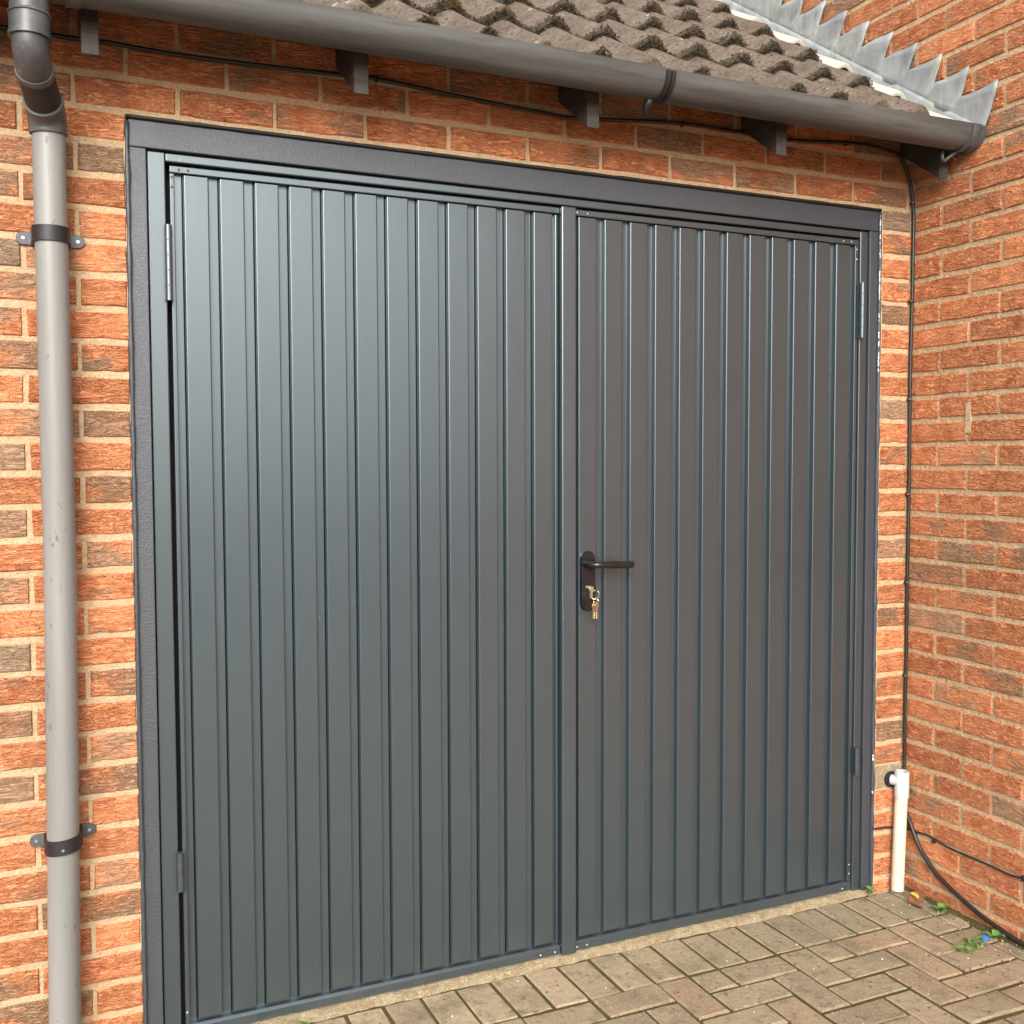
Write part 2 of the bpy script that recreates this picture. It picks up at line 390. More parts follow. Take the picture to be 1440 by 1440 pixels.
def paver_geo(a, b, rnd):
    # block with a chamfered, slightly worn top; local origin at its centre, top at z=0
    hx, hy = a/2, b/2; ch = 0.0045
    def ring(ix, z, j):
        pts = []
        for (sx, sy, n) in ((-1, -1, 0), (0, -1, 0), (1, -1, 0), (1, 1, 0), (0, 1, 0), (-1, 1, 0)):
            pts.append(((hx-ix)*sx+rnd.uniform(-j, j), (hy-ix)*sy+rnd.uniform(-j, j), z+rnd.uniform(-j, j)*0.25))
        return pts
    V = ring(ch, 0, 0.0024)+ring(0, -0.0042, 0.0018)+ring(0, -0.035, 0)
    n = 6; F = [tuple(range(n))]
    for r in range(2):
        for k in range(n): F.append(((r+1)*n+k, (r+1)*n+(k+1) % n, r*n+(k+1) % n, r*n+k))
    return V, F

P = 0.1017; X0 = 0.690; rnd = random.Random(3)
cells = []          # (x0, x1, y0, y1, header?)
i0, i1 = -29, 17
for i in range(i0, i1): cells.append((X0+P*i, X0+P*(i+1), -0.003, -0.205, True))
rows = 33
done = set()
for j in range(rows):
    for c in range(i0, i1):
        if (c, j) in done: continue
        m = (c+j) % 4; x = X0+P*c; y = -0.205-P*j
        if (j == 0 and c in (2, 3)): m = 0 if c == 2 else 1
        if m == 0 and c+1 < i1:
            cells.append((x, x+2*P, y, y-P, False)); done |= {(c, j), (c+1, j)}
        elif m == 2 and j+1 < rows:
            cells.append((x, x+P, y, y-2*P, False)); done |= {(c, j), (c, j+1)}
        else:
            cells.append((x, x+P, y, y-P, False)); done.add((c, j))
pal = [(0.47, 0.39, 0.28), (0.43, 0.335, 0.24), (0.48, 0.36, 0.25), (0.40, 0.34, 0.255), (0.45, 0.375, 0.265), (0.50, 0.36, 0.24), (0.42, 0.345, 0.255)]
proto = {}
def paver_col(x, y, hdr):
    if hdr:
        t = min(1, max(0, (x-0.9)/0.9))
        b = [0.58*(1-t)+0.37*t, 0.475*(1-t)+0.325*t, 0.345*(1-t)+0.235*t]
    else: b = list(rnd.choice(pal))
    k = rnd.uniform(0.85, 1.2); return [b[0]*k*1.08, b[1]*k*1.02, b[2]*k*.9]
near, rest = [], []
for cidx in cells: (near if (cidx[0] > -0.45 and cidx[3] > -1.25) else rest).append(cidx)
near.sort(key=lambda q: -(q[0]+1.2*q[2])); rest += near[290:]; near = near[:290]
for (x0, x1, y0, y1, hdr) in near:
    x1 = min(x1, 2.388); a, b = x1-x0-0.0085, y0-y1-0.0085
    if a < 0.02: continue
    key = (round(a, 3), round(b, 3))
    lst = proto.setdefault(key, [])
    if len(lst) < 4:
        V, F = paver_geo(a, b, rnd); lst.append(mesh_of('paver', V, F)); me = lst[-1]
    else: me = rnd.choice(lst)
    o = link('paver', me, M['paver'], drive, ((x0+x1)/2+rnd.uniform(-.0015, .0015), (y0+y1)/2+rnd.uniform(-.0015, .0015), rnd.uniform(-0.003, 0.001)), (rnd.uniform(-.013, .013), rnd.uniform(-.013, .013), rnd.uniform(-.008, .008)))
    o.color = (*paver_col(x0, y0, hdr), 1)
mb = MB(); cols = []
for (x0, x1, y0, y1, hdr) in rest:
    x1 = min(x1, 2.388); a, b = x1-x0-0.0085, y0-y1-0.0085
    if a < 0.02: continue
    V, F = paver_geo(a, b, rnd); mb.add([(v[0]+(x0+x1)/2, v[1]+(y0+y1)/2, v[2]-0.001) for v in V], F); cols.append((len(V), paver_col(x0, y0, hdr)))
o = mb.build('paver_field', M['paver'], drive); o['kind'] = 'stuff'; o.color = (0, 0, 0, 1)
ca = o.data.color_attributes.new('tone', 'FLOAT_COLOR', 'POINT'); i = 0
for n, cc in cols:
    for _ in range(n): ca.data[i].color = (*cc, 1); i += 1
# sandy mortar fillet under the doors
nx = 150; V = []; F = []
for i in range(nx+1):
    x = 0.01+2.33*i/nx
    e = -0.003-0.010*noise.noise(Vector((x*9, 1.3, 0)))-0.006*noise.noise(Vector((x*31, 4.3, 0)))
    hgt = 0.011+0.005*noise.noise(Vector((x*14, 7.7, 0)))
    V += [(x, e, -0.006), (x, e+0.006, 0.003+0.002*noise.noise(Vector((x*40, 2, 2)))), (x, 0.004, hgt*0.8+0.003*noise.noise(Vector((x*50, 5, 2)))), (x, 0.05, hgt)]
for i in range(nx):
    for k in range(3): F.append((4*i+k, 4*i+4+k, 4*i+5+k, 4*i+1+k))
MB().add(V, F).build('mortar_fillet', M['haunch'], drive, smooth=True)

# soil and moss gathered along the foot of the house wall
V = []; F = []; ns = 160
for i in range(ns+1):
    y = -0.012-2.2*i/ns
    wd = 0.020+0.030*max(0, 0.4+noise.noise(Vector((y*7, 0, 4))))+0.006*noise.noise(Vector((y*40, 0, 4)))
    for k, (fx, fz) in enumerate(((0, 1), (.35, .75), (.7, .35), (1.0, -.25))):
        V.append((2.394-wd*fx, y, 0.009*fz*(0.7+0.6*noise.noise(Vector((y*30, k*3, 1))))+(-.002 if k == 3 else 0)))
for i in range(ns):
    for k in range(3): F.append((4*i+k, 4*i+1+k, 4*i+5+k, 4*i+4+k))
MB().add(V, F).build('soil', M['joint'], drive, smooth=True)

# ------------------------------------------------------------------ brickwork
Z0 = 2.22; CH = 0.075; OPEN_R = 2.262; XC = 2.390
def zc(k): return Z0-CH*k-CH/2          # centre of course k (k counts down from the lintel)
rb = random.Random(11)
def brick_geo(L, H, rnd):
    hx, hz = L/2, H/2; V = []
    per = [(-1, -1), (-0.5, -1), (0, -1), (0.5, -1), (1, -1), (1, 1), (0.5, 1), (0, 1), (-0.5, 1), (-1, 1)]
    jit = [(rnd.uniform(-.0018, .0014), rnd.uniform(-.0026, .0014)) for _ in per]
    for ins, y in ((0.0028, -0.0008), (0.0, 0.0035), (0.0, 0.03)):
        for (px, pz), (jx, jz) in zip(per, jit):
            V.append(((hx-ins)*px+jx*(1 if px > 0 else -1), y+(rnd.uniform(-.0008, .0008) if y < 0 else 0), (hz-ins)*pz+jz*pz))
    n = 10; F = [tuple(range(n))]
    for r in range(2):
        for k in range(n): F.append((r*n+(k+1) % n, r*n+k, (r+1)*n+k, (r+1)*n+(k+1) % n))
    return V, F
bproto = {}
def brick_mesh(L):
    key = round(L, 3); lst = bproto.setdefault(key, [])
    if len(lst) < 5:
        V, F = brick_geo(L, 0.0618, rb); lst.append(mesh_of('brick', V, F)); return lst[-1]
    return rb.choice(lst)
def tone(brown=None):
    b = rb.random()**2.6*0.7 if brown is None else brown*.9
    return (min(1, max(0, b+rb.uniform(-.06, .06))), rb.uniform(0.88, 1.1), rb.random())

wall = thing('garage_wall', 'rough orange brick garage wall with sandy mortar round the double doors', 'wall')
W0 = -2.3
core = MB()
core.box((W0, 0.0035, -0.02), (0.0, 0.11, 2.52)); core.box((OPEN_R, 0.0035, -0.02), (XC+0.02, 0.11, 2.52))
core.box((0.0, 0.0037, 2.2155), (OPEN_R, 0.11, 2.52))
core.build('mortar', M['mortar'], wall)
left_r = {0: .1, 1: .95, 2: .35, 3: .42, 4: .5, 5: .15, 6: .15, 7: .35, 8: .05, 9: .78, 10: .1, 11: .4, 12: .15, 13: .55, 14: .1, 15: .25, 16: .05, 17: .5, 18: .1, 19: .45}
left_l = {0: .4, 1: .6, 2: .45, 3: .2, 4: .97, 5: .5, 6: .62, 7: .55, 8: .2, 9: .5, 10: .95, 11: .1, 12: .9, 13: .25, 14: .85, 15: .1, 16: .95, 17: .3, 18: .55, 19: .2, 20: .85, 21: .3}
bricks = []      # x0,x1,k,brown
for k in range(-4, 30):
    if k < 0:
        off = 0.1153 if k % 2 else 0.1153+0.1125
        x = off-0.225*11
        while x < XC-0.03:
            bricks.append((x+.005, min(x+.22, XC-0.004), k, {-1: None}.get(k, None))); x += 0.225
    else:
        j = -0.22 if k % 2 == 0 else -0.1075
        bricks.append((j+.005, -0.0015 if rb.random() < .5 else -.003, k, left_r.get(k)))
        x = j; first = True
        while x > W0+0.1:
            bricks.append((x-.22, x-.005, k, left_l.get(k) if first else None)); x -= .225; first = False
        xe = XC-0.004 if k % 2 else XC-0.012-rb.uniform(0, .004)
        if k != 24: bricks.append((OPEN_R+rb.uniform(.001, .004), xe, k, {0: .97, 1: .3, 4: .8, 8: .97, 14: .8, 22: .7}.get(k, rb.uniform(0, .35))))
def top_tone(k, x):
    if k == -1: return rb.choice([.1, .3, .5, .15, .6])
    return rb.uniform(.0, .6)
fmb = MB(); fc = []
for (x0, x1, k, br) in bricks:
    if x1 < -0.75:
        V, F = brick_geo(x1-x0, 0.0618, rb); fmb.add([(v[0]+(x0+x1)/2, v[1], v[2]+zc(k)) for v in V], F); fc.append((len(V), tone(br))); continue
    if k < 0 and br is None: br = top_tone(k, x0)
    o = link('brick', brick_mesh(x1-x0), M['brick'], wall, ((x0+x1)/2, rb.uniform(-.0012, .0008), zc(k)+rb.uniform(-.0012, .0012)), (rb.uniform(-.006, .006), rb.uniform(-.004, .004), rb.uniform(-.008, .008)))
    o.color = (*tone(br), 1)
def stuff_bricks(name, mb, cs, parent):
    o = mb.build(name, M['brick'], parent); o['kind'] = 'stuff'; o.color = (0, 0, 0, 1)
    ca = o.data.color_attributes.new('tone', 'FLOAT_COLOR', 'POINT'); i = 0
    for n, cc in cs:
        for _ in range(n): ca.data[i].color = (*cc, 1); i += 1
stuff_bricks('brick_field', fmb, fc, wall)
# mortar patch that fills one course round the overflow pipe
MB().box((OPEN_R+.002, -0.001, zc(24)-.036), (XC-.006, 0.01, zc(24)+.036)).build('mortar_patch', M['haunch'], wall, bevel=.003)

# house wall, facing the drive from the right
house = thing('house_wall', 'orange brick house side wall rising above the garage roof', 'wall')
HB = 2.6; HF = -3.3; HT = Z0+CH*36
MB().box((XC+0.0035, HF, -0.02), (XC+0.22, HB, HT)).build('mortar', M['mortar'], house)
cand = []
for k in range(-36, 30):
    j = -0.119 if k % 2 == 0 else -0.2315
    ys = []
    y = j+0.225*12
    while y > HF+.1: ys.append(y); y -= .225
    for a in ys:
        y0, y1 = a-.005, a-.22           # y0 nearer the garage
        if k >= -3 and y0 > 0.0:
            continue
        if k >= -3 and a > -0.01: continue
        cand.append((y0, y1, k))
    if k >= -3: cand.append((-0.004, j+.005, k))
def hb_key(q):
    y0, y1, k = q; ym = (y0+y1)/2
    inview = (ym > -0.62) and (k > -14) and (k >= -3 or True)
    return (0 if inview else 1, -ym)
cand.sort(key=hb_key)
hm = MB(); hc = []
hspec = {(0, 0): .3, (1, 0): .55, (2, 0): .75}
for n, (y0, y1, k) in enumerate(cand):
    L = y0-y1; ym = (y0+y1)/2
    vis = not (ym > 0.9 or (k >= -6 and ym > 0.05))
    if n < 285 and vis:
        o = link('brick', brick_mesh(L), M['brick'], house, (XC+rb.uniform(-.0012, .0008), ym, zc(k)+rb.uniform(-.0012, .0012)), (rb.uniform(-.004, .004), rb.uniform(-.004, .004), -math.pi/2+rb.uniform(-.008, .008)))
        o.color = (*tone(rb.random()**2.4*.42 if rb.random() < .96 else .7), 1)
    else:
        V, F = brick_geo(L, 0.0618, rb)
        hm.add([(XC+v[1], ym-v[0], v[2]+zc(k)) for v in V], F); hc.append((len(V), tone(rb.random()**2.2*.5)))
stuff_bricks('brick_field', hm, hc, house)
# squeezed-out mortar strip on one perpend
MB().box((XC-.0022, -0.245, 1.50), (XC+.004, -0.222, 1.595)).build('mortar_smear', M['mortar'], house, bevel=.002)

# ------------------------------------------------------------------ roof
TP = 0.69; GA = 0.244; RP = 0.152; PK = 2.005
def zroof(y): return 2.421+TP*(y+0.165)
roof = thing('garage_roof', 'brown wavy concrete tile roof with moss above the garage doors', 'roof')
def wave(x):
    t = ((x-PK)/RP) % 1.0
    return 0.040*(0.5+0.5*math.cos(2*math.pi*t))**1.25
nrm = Vector((0, -TP, 1)).normalized(); slope = Vector((0, 1, TP)).normalized()
def tile_mesh(c, nseg=18):
    xa = PK-RP*0.5+RP*2*c; V = []; F = []; th = 0.026
    x1 = RP*2
    for j, (s, lift) in enumerate(((0.0, 0.034), (0.02, 0.033), (0.16, 0.016), (0.36, 0.0))):
        for i in range(nseg+1):
            x = x1*i/nseg; h = wave(xa+x)
            drop = -0.004 if j == 0 else 0
            p = Vector((x, 0, 0))+slope*s+nrm*(h+lift+drop); V.append(p)
    n = nseg+1
    for j in range(3):
        for i in range(nseg): F.append((j*n+i, j*n+i+1, (j+1)*n+i+1, (j+1)*n+i))
    b = len(V)
    for i in range(n): V.append(V[i]-nrm*th+slope*0.004)
    for i in range(nseg): F.append((b+i, b+i+1, i+1, i))
    return V, F
rt = random.Random(5)
protos = [tile_mesh(0) for _ in range(1)]
tile_me = mesh_of('roof_tile', *protos[0], smooth=False)
for q in tile_me.polygons: q.use_smooth = True
Vp, Fp = tile_mesh(1)
half = [v for v in Vp]
pale_V, pale_F = [], []
# narrow pale piece of tile next to the house wall
def pale_mesh():
    V = []; F = []; nseg = 10; wdt = RP+0.012
    for j, (s, lift) in enumerate(((0.0, 0.030), (0.02, 0.029), (0.16, 0.016), (0.36, 0.003))):
        for i in range(nseg+1):
            x = wdt*i/nseg; V.append(Vector((x, 0, 0))+slope*s+nrm*(wave(PK+RP*1.5+x-0.0)+lift))
    n = nseg+1
    for j in range(3):
        for i in range(nseg): F.append((j*n+i, j*n+i+1, (j+1)*n+i+1, (j+1)*n+i))
    b = len(V)
    for i in range(n): V.append(V[i]-nrm*.014+slope*.004)
    for i in range(nseg): F.append((b+i, b+i+1, i+1, i))
    return mesh_of('roof_tile', V, F, True)
pale_me = pale_mesh()
ROWS = 9
for r in range(ROWS):
    y = -0.228+GA*r
    for c in range(-14, 1):
        x = PK-RP*0.5+RP*2*c
        o = link('roof_tile', tile_me, M['tile'], roof, (x+rt.uniform(-.002, .002), y+rt.uniform(-.006, .006), zroof(y)+rt.uniform(-.002, .003)), (rt.uniform(-.006, .006), rt.uniform(-.006, .006), rt.uniform(-.006, .006)))
    x = PK+RP*1.5
    o = link('roof_tile', pale_me, M['pale'], roof, (x, y+rt.uniform(-.004, .004), zroof(y)-.022+rt.uniform(-.001, .002)))
    o['label'] = 'bleached pale roof tile beside the lead flashing'
# near-black deck added below the tiles to block light
MB().add([(-2.3, -0.20, zroof(-0.20)-0.030), (XC, -0.20, zroof(-0.20)-0.030), (XC, 2.3, zroof(2.3)-0.030), (-2.3, 2.3, zroof(2.3)-0.030)], [(0, 1, 2, 3)]).build('light_block_deck', M['void'], roof)
# rafters with plumb-cut feet
def zraf(y): return 2.277+TP*(y+0.165)
for xc in (-1.28, -0.68, -0.079, 0.509, 1.125, 1.728, 2.345):
    a = MB(); x0, x1 = xc-.0175, xc+.0175; f = -0.165
    ys = (f, f, 1.6, 1.6); zs = (zraf(f), zraf(f)+.118, zraf(1.6)+.118, zraf(1.6))
    a.add([(x0, ys[i], zs[i]) for i in range(4)]+[(x1, ys[i], zs[i]) for i in range(4)], [(0, 1, 2, 3), (7, 6, 5, 4), (0, 4, 5, 1), (1, 5, 6, 2), (2, 6, 7, 3), (3, 7, 4, 0)])
    a.build('rafter', M['wood'], roof, bevel=.0015, seg=1)
# moss fringe growing on the tile noses: fuzzy tufts, one mass
mo = MB(); rm = random.Random(21)
def nose(x, r):
    y = -0.228+GA*r; base = Vector((x, y, zroof(y))); return base+nrm*(wave(x)+0.024)
for r in range(1, 6):
    V = []; F = []; nn = 620
    for i in range(nn+1):
        x = -0.9+3.1*i/nn; y = -0.228+GA*r; b0 = Vector((x, y, zroof(y)))
        k = 0.55+0.45*noise.noise(Vector((x*6, r*2.3, 1.1)))
        for (sl, nm) in ((0.010*k+.004*noise.noise(Vector((x*60, r, 8))), .0325), (-.004-.005*k+.005*noise.noise(Vector((x*70, r, 3))), .024+.008*noise.noise(Vector((x*55, r, 6)))), (-.003, -.004+.006*noise.noise(Vector((x*45, r, 1))))):
            V.append(b0+slope*sl+nrm*(wave(x)+nm))
    for i in range(nn):
        for k in range(2): F.append((3*i+k, 3*i+3+k, 3*i+4+k, 3*i+1+k))
    mo.add(V, F)
for r in range(0, 6):
    x = -0.9
    while x < 2.225:
        x += rm.uniform(0.0008, 0.0022)
        amt = 0.95+0.9*noise.noise(Vector((x*5, r*3.1, 0.5)))+0.0*math.cos(2*math.pi*((x-PK)/RP))+0.5*noise.noise(Vector((x*22, r*1.7, 2.5)))
        if r == 0: amt = noise.noise(Vector((x*13, 9.1, .5)))*1.2-0.25+0.45*math.cos(2*math.pi*((x-PK)/RP))
        if x > 1.9: amt -= 0.5*(x-1.9)/.3
        if amt < 0.08: continue
        for q in range(6):
            c = nose(x, r)+slope*rm.uniform(-.014, -.002+.022*max(0, amt-.3))+nrm*rm.uniform(-.022 if r else -.006, .010)
            c.x += rm.uniform(-.004, .004)
            s = rm.uniform(.0022, .0046)*(0.75+0.4*min(1.2, amt))
            d = (Vector((rm.uniform(-1, 1), rm.uniform(-1.3, .4), rm.uniform(-.6, 1)))).normalized()
            u = d.orthogonal().normalized(); v = d.cross(u)
            P4 = [c+u*s*.6, c-u*s*.3+v*s*.5, c-u*s*.3-v*s*.5, c+d*s*1.6]
            mo.add(P4, [(0, 1, 3), (1, 2, 3), (2, 0, 3), (1, 0, 2)])
o = mo.build('moss', M['moss'], roof); o['kind'] = 'stuff'

# ------------------------------------------------------------------ lead flashing
fl = MB(); XF = XC-0.0075
rl = random.Random(9)
def xoff(y, z, i):
    return XF-0.0035-0.004*abs(noise.noise(Vector((y*7, z*7, 3))))
def fpoint(y, z, lift=0.0): return (XF-0.003-lift, y, z)
NS = 20
prevbot = None
pts_top = []; 
for i in range(NS):
    yi = -0.344+0.1075*i; zi = Z0+0.3+CH*i
    curl = [0.016, 0.012, 0.009, 0.002][i] if i < 4 else 0.0
    yn = yi+0.150
    # one tooth: front edge, bed-joint edge, base line on the roof slope
    def base(y): return 2.470+TP*(y+0.165)
    b0 = yi+0.068; b1 = b0+0.1075
    nn = 6; V = []; F = []
    for a in range(nn+1):
        t = a/nn; top = Vector((0, yi+(yn-yi)*t, zi+0.002*math.sin(t*7+i)-0.004*math.sin(math.pi*t)*(1 if i < 3 else 0)))
        low = Vector((0, b0+(b1+0.035-b0)*t, 0)); low.z = base(low.y)-(.01 if i == 0 else 0)
        for b in range(6):
            q = b/5; p = low.lerp(top, q)
            lift = curl*(q**3)*(1-t)**1.2+0.0025*noise.noise(Vector((p.y*13, p.z*13, 2.0)))+0.003
            V.append((XF-lift-0.003, p.y, p.z))
        # apron dressed over the tiles
    for a in range(nn):
        for b in range(5): F.append((a*6+b, a*6+6+b, a*6+7+b, a*6+1+b))
    fl.add(V, F)
# apron strip following the slope, turned out over the last tile
V = []; F = []; na = 70; yA, yB = -0.262, 1.9
for a in range(na+1):
    y = yA+(yB-yA)*a/na; z = 2.470+TP*(y+0.165)
    wob = 0.004*noise.noise(Vector((y*9, 0, 0)))
    row = [(XF-.0065, z+.012), (XF-.0075, z-.004), (XF-.009, z-.020+wob), (XF-.013, z-.034+wob*1.5), (XF-.020, z-.046+wob*2)]
    for (x, zz) in row: V.append((x, y, zz))
for a in range(na):
    for b in range(4): F.append((a*5+b, a*5+5+b, a*5+6+b, a*5+1+b))
fl.add(V, F)
lead = fl.build('lead_flashing', M['lead'], None, smooth=True)
md = lead.modifiers.new('thickness', 'SOLIDIFY'); md.thickness = 0.0022; md.offset = 0
tag(lead, 'grey stepped lead flashing with saw-tooth edge above the garage roof', 'flashing')

# ------------------------------------------------------------------ gutter
GY, GZ, GR = -0.229, 2.405, 0.056
gut = thing('gutter', 'faded grey-brown half-round plastic gutter along the tiled eaves', 'gutter')
def gprof(r, ext=0.0, n=16, lip=True):
    p = []
    if lip: p += [(GY-r+.004, GZ+.004+ext), (GY-r-.002, GZ+.005+ext)]
    for i in range(n+1):
        a = math.pi+math.pi*i/n; p.append((GY+r*math.cos(a), GZ+r*math.sin(a)*1.02))
    if lip: p += [(GY+r, GZ+.006)]
    return p
def gsec(name, x0, x1, r, th, mat, ext=0, lip=True):
    pr = gprof(r, ext, lip=lip); inn = gprof(r-th, ext, lip=lip)
    m = MB(); n = 1 if x1-x0 < .2 else 24
    ring = pr+inn[::-1]; k = len(ring)
    V = []; F = []
    for i in range(n+1):
        x = x0+(x1-x0)*i/n; sag = 0.0025*math.sin(x*2.2+.6) if n > 1 else 0.0025*math.sin((x0+x1)/2*2.2+.6)
        V += [(x, q[0], q[1]+sag) for q in ring]
    for i in range(n):
        for j in range(k): F.append((i*k+j, i*k+(j+1) % k, (i+1)*k+(j+1) % k, (i+1)*k+j))
    F += [tuple(range(k)), tuple(n*k+j for j in range(k-1, -1, -1))]
    m.add(V, F)
    return m.build(name, mat, gut, auto=0.7)
gsec('channel', -2.3, 2.366, GR, .003, M['gutter'])
for i in (0, 1): gsec('union_bracket', 1.268+.016*i, 1.280+.016*i, GR+.005+.0015*(1-i), .006, M['rubber'], .002, False)
gsec('union_bracket', -0.128, -0.098, GR+.004, .005, M['dark'], .002, False)
gsec('end_stop', 2.335, 2.384, GR+.003, .058, M['gutter'], .002, False)
gsec('end_clip', 2.328, 2.339, GR+.008, .006, M['dark'], .003, False)
gsec('end_clip', 2.358, 2.369, GR+.008, .006, M['dark'], .003, False)
# bracket tongue under the union, and wire hook at the end clip
MB().tube([(1.258, -.226, 2.352), (1.256, -.212, 2.335), (1.256, -.205, 2.306)], [.013, .011, .006], 10).build('bracket_tongue', M['rubber'], gut, smooth=True)
MB().tube([(2.300, -.20, 2.36), (2.300, -.20, 2.325), (2.308, -.20, 2.318), (2.318, -.20, 2.326), (2.335, -.225, 2.345)], .0055, 8).build('bracket_hook', M['dark'], gut, smooth=True)
MB().tube([(2.352+.009*math.cos(a*.6), -.20, 2.337+.009*math.sin(a*.6)) for a in range(12)], .0025, 6).build('bracket_ring', M['dark'], gut, smooth=True)

# ------------------------------------------------------------------ downpipe
dp = thing('downpipe', 'faded grey plastic downpipe with dark swan-neck bend beside the doors', 'downpipe', (0, 0, 0))
PX, PY = -0.162, -0.056
def arc(a, b, c, n=8):
    a, b, c = Vector(a), Vector(b), Vector(c)
    return [(1-t)**2*a+2*t*(1-t)*b+t*t*c for t in [i/n for i in range(n+1)]]
MB().tube([(PX, PY, 2.15), (PX+.002, PY, 1.2), (-0.175, PY, -0.004)], .034, 28).build('pipe', M['pipe'], dp, smooth=False, auto=0.8)
MB().tube([(-0.194, GY, 2.362), (-0.194, GY, 2.30)], .037, 28).build('outlet', M['dark'], dp, auto=.8)
MB().tube([(-0.194, GY, 2.318), (-0.194, GY, 2.313), (-0.194, GY, 2.312), (-.194, GY, 2.278), (-.194, GY, 2.277), (-.194, GY, 2.269)], [.0395, .0415, .0385, .0385, .0405, .0405], 28).build('collar', M['dark'], dp, auto=.8)
sw = [Vector((-0.194, GY, 2.275))]+arc((-0.194, GY, 2.262), (-0.193, GY+.004, 2.236), (-0.187, -0.180, 2.222), 6)
MB().tube(sw, .0345, 28).build('upper_bend', M['dark'], dp, auto=.8)
MB().tube([(-0.1875, -.186, 2.2235), (-.1865, -.178, 2.2205), (-.186, -.172, 2.218)], [.037, .0385, .037], 28).build('joint_ring', M['gutter'], dp, auto=.8)
MB().tube([(-0.187, -.182, 2.222), (-.168, -.085, 2.182)], .036, 28).build('slanted_pipe', M['rubber'], dp, auto=.8)
lb = arc((-0.170, -.098, 2.186), (-0.163, PY, 2.169), (-0.162, PY, 2.132), 8)
MB().tube(lb, [.0395]*7+[.040, .039], 28).build('lower_bend', M['dark'], dp, auto=.8)
MB().tube([(-0.1715, -.104, 2.1885), (-.1705, -.099, 2.1865)], .0408, 28).build('joint_ring', M['gutter'], dp, auto=.8)
def clip(z, tilt, px):
    r = bpy.data.objects.new('pipe_clip', None)
    body = MB(); n = 18; V = []; F = []
    for hz in (-.0165, .0165):
        for rr_ in (.0352, .0385):
            for i in range(n+1):
                a = math.pi*0.02+math.pi*(1+.96*i/n)
                V.append((px+rr_*math.cos(a), PY+rr_*math.sin(a), z+hz+tilt*rr_*math.cos(a)))
    m = n+1
    for i in range(n):
        F += [(i, i+1, m+i+1, m+i), (2*m+i, 3*m+i, 3*m+i+1, 2*m+i+1), (m+i, m+i+1, 3*m+i+1, 3*m+i), (i, 2*m+i, 2*m+i+1, i+1)]
    F += [(0, m, 3*m, 2*m), (n, 2*m+n, 3*m+n, m+n)]
    body.add(V, F)
    for s in (-1, 1): body.box((px+s*.0365-.0035, PY, z-.0155+tilt*s*.04), (px+s*.0365+.0035, -.004, z+.0155+tilt*s*.04))
    c = body.build('pipe_clip', M['rubber'], dp, auto=.7)
    for s in (-1, 1):
        lug = MB(); prof = [(px+s*.034, -.0135), (px+s*.050, -.0135)]
        pts = [(px+s*.034, z-.0145), (px+s*.056, z-.0145)]+[(px+s*(.056+.0145*math.cos(a)), z+.0145*math.sin(a)) for a in [(-math.pi/2+math.pi*i/8) for i in range(1, 8)]]+[(px+s*.056, z+.0145), (px+s*.034, z+.0145)]
        pts = [(q[0], q[1]+tilt*s*.05) for q in pts]
        lug.extrude_prof(pts, -.006, -.0005, 'y', True, True)
        lug.build('lug', M['dark'], c, bevel=.001, seg=1)
        MB().tube([(px+s*.056, -.0085, z+tilt*s*.05), (px+s*.056, -.004, z+tilt*s*.05)], [.0035, .0045], 10).build('screw', M['zinc'], c)
    return c
clip(1.915, 0.0, -0.1625)
clip(0.567, 0.10, -0.167)
MB().tube([(-.169, PY-.0405, .562), (-.169, PY-.038, .562)], .003, 8).build('screw', M['zinc'], dp)

# ------------------------------------------------------------------ door frame
fr = thing('garage_door_frame', 'anthracite garage door frame with grained head and side trims', 'door frame')
TY = 0.010
MB().box((0.006, TY, 2.1465), (2.2555, .06, 2.209)).build('head_trim', M['foil'], fr, bevel=.002)
MB().box((0.006, TY+.001, 0.0), (0.0445, .06, 2.1455)).build('side_trim', M['foil'], fr, bevel=.002)
MB().box((2.2205, TY+.001, 0.0), (2.2555, .06, 2.1455)).build('side_trim', M['foil'], fr, bevel=.002)
MB().box((0.0475, .019, 0.004), (0.087, .075, 2.1435)).build('jamb', M['steel'], fr, bevel=.003)
MB().box((2.188, .019, 0.004), (2.2185, .075, 2.1435)).build('jamb', M['steel'], fr, bevel=.003)
MB().box((0.088, .021, 2.1225), (2.187, .075, 2.1435)).build('head_rail', M['steel'], fr, bevel=.003)
# near-black sheet added behind the leaves: stops light, keeps the gaps dark
MB().box((0.03, .076, 0.0), (2.24, .10, 2.18)).build('light_stop_sheet', M['void'], fr)
# sealant round the frame: an uneven bead
def bead(name, mat, pts, r0, seed, parent, amp=.5):
    rads = [r0*(1+amp*noise.noise(Vector((seed, i*.37, 0)))+.3*noise.noise(Vector((seed, i*1.3, 5)))) for i in range(len(pts))]
    return MB().tube(pts, rads, 8).build(name, mat, parent, smooth=True)
nb = 90
bead('sealant_bead', M['seal'], [(0.0025, .004+.002*noise.noise(Vector((i*.4, 0, 0))), 2.20*i/nb) for i in range(nb+1)], .0055, 1.0, fr)
bead('sealant_bead', M['rubber'], [(2.258*i/nb, .006, 2.2125) for i in range(nb+1)], .0048, 2.0, fr, .2)
bead('sealant_bead', M['seal'], [(2.2585, .008+.002*noise.noise(Vector((i*.4, 3, 0))), 2.205*i/nb) for i in range(nb+1)], .006, 3.0, fr)
rs = random.Random(4)
for (a, b) in ((2.147, 2.195), (2.06, 2.135), (1.93, 2.03), (1.86, 1.90), (1.70, 1.83), (.44, .46), (.33, .345)):
    m = int((b-a)/.006)+2
    MB().tube([(2.2555+rs.uniform(-.0008, .0008), .0045, a+(b-a)*i/m) for i in range(m+1)], [rs.uniform(.0005, .0026) for _ in range(m+1)], 6).build('sealant_smear', M['whiteseal'], fr, smooth=True)

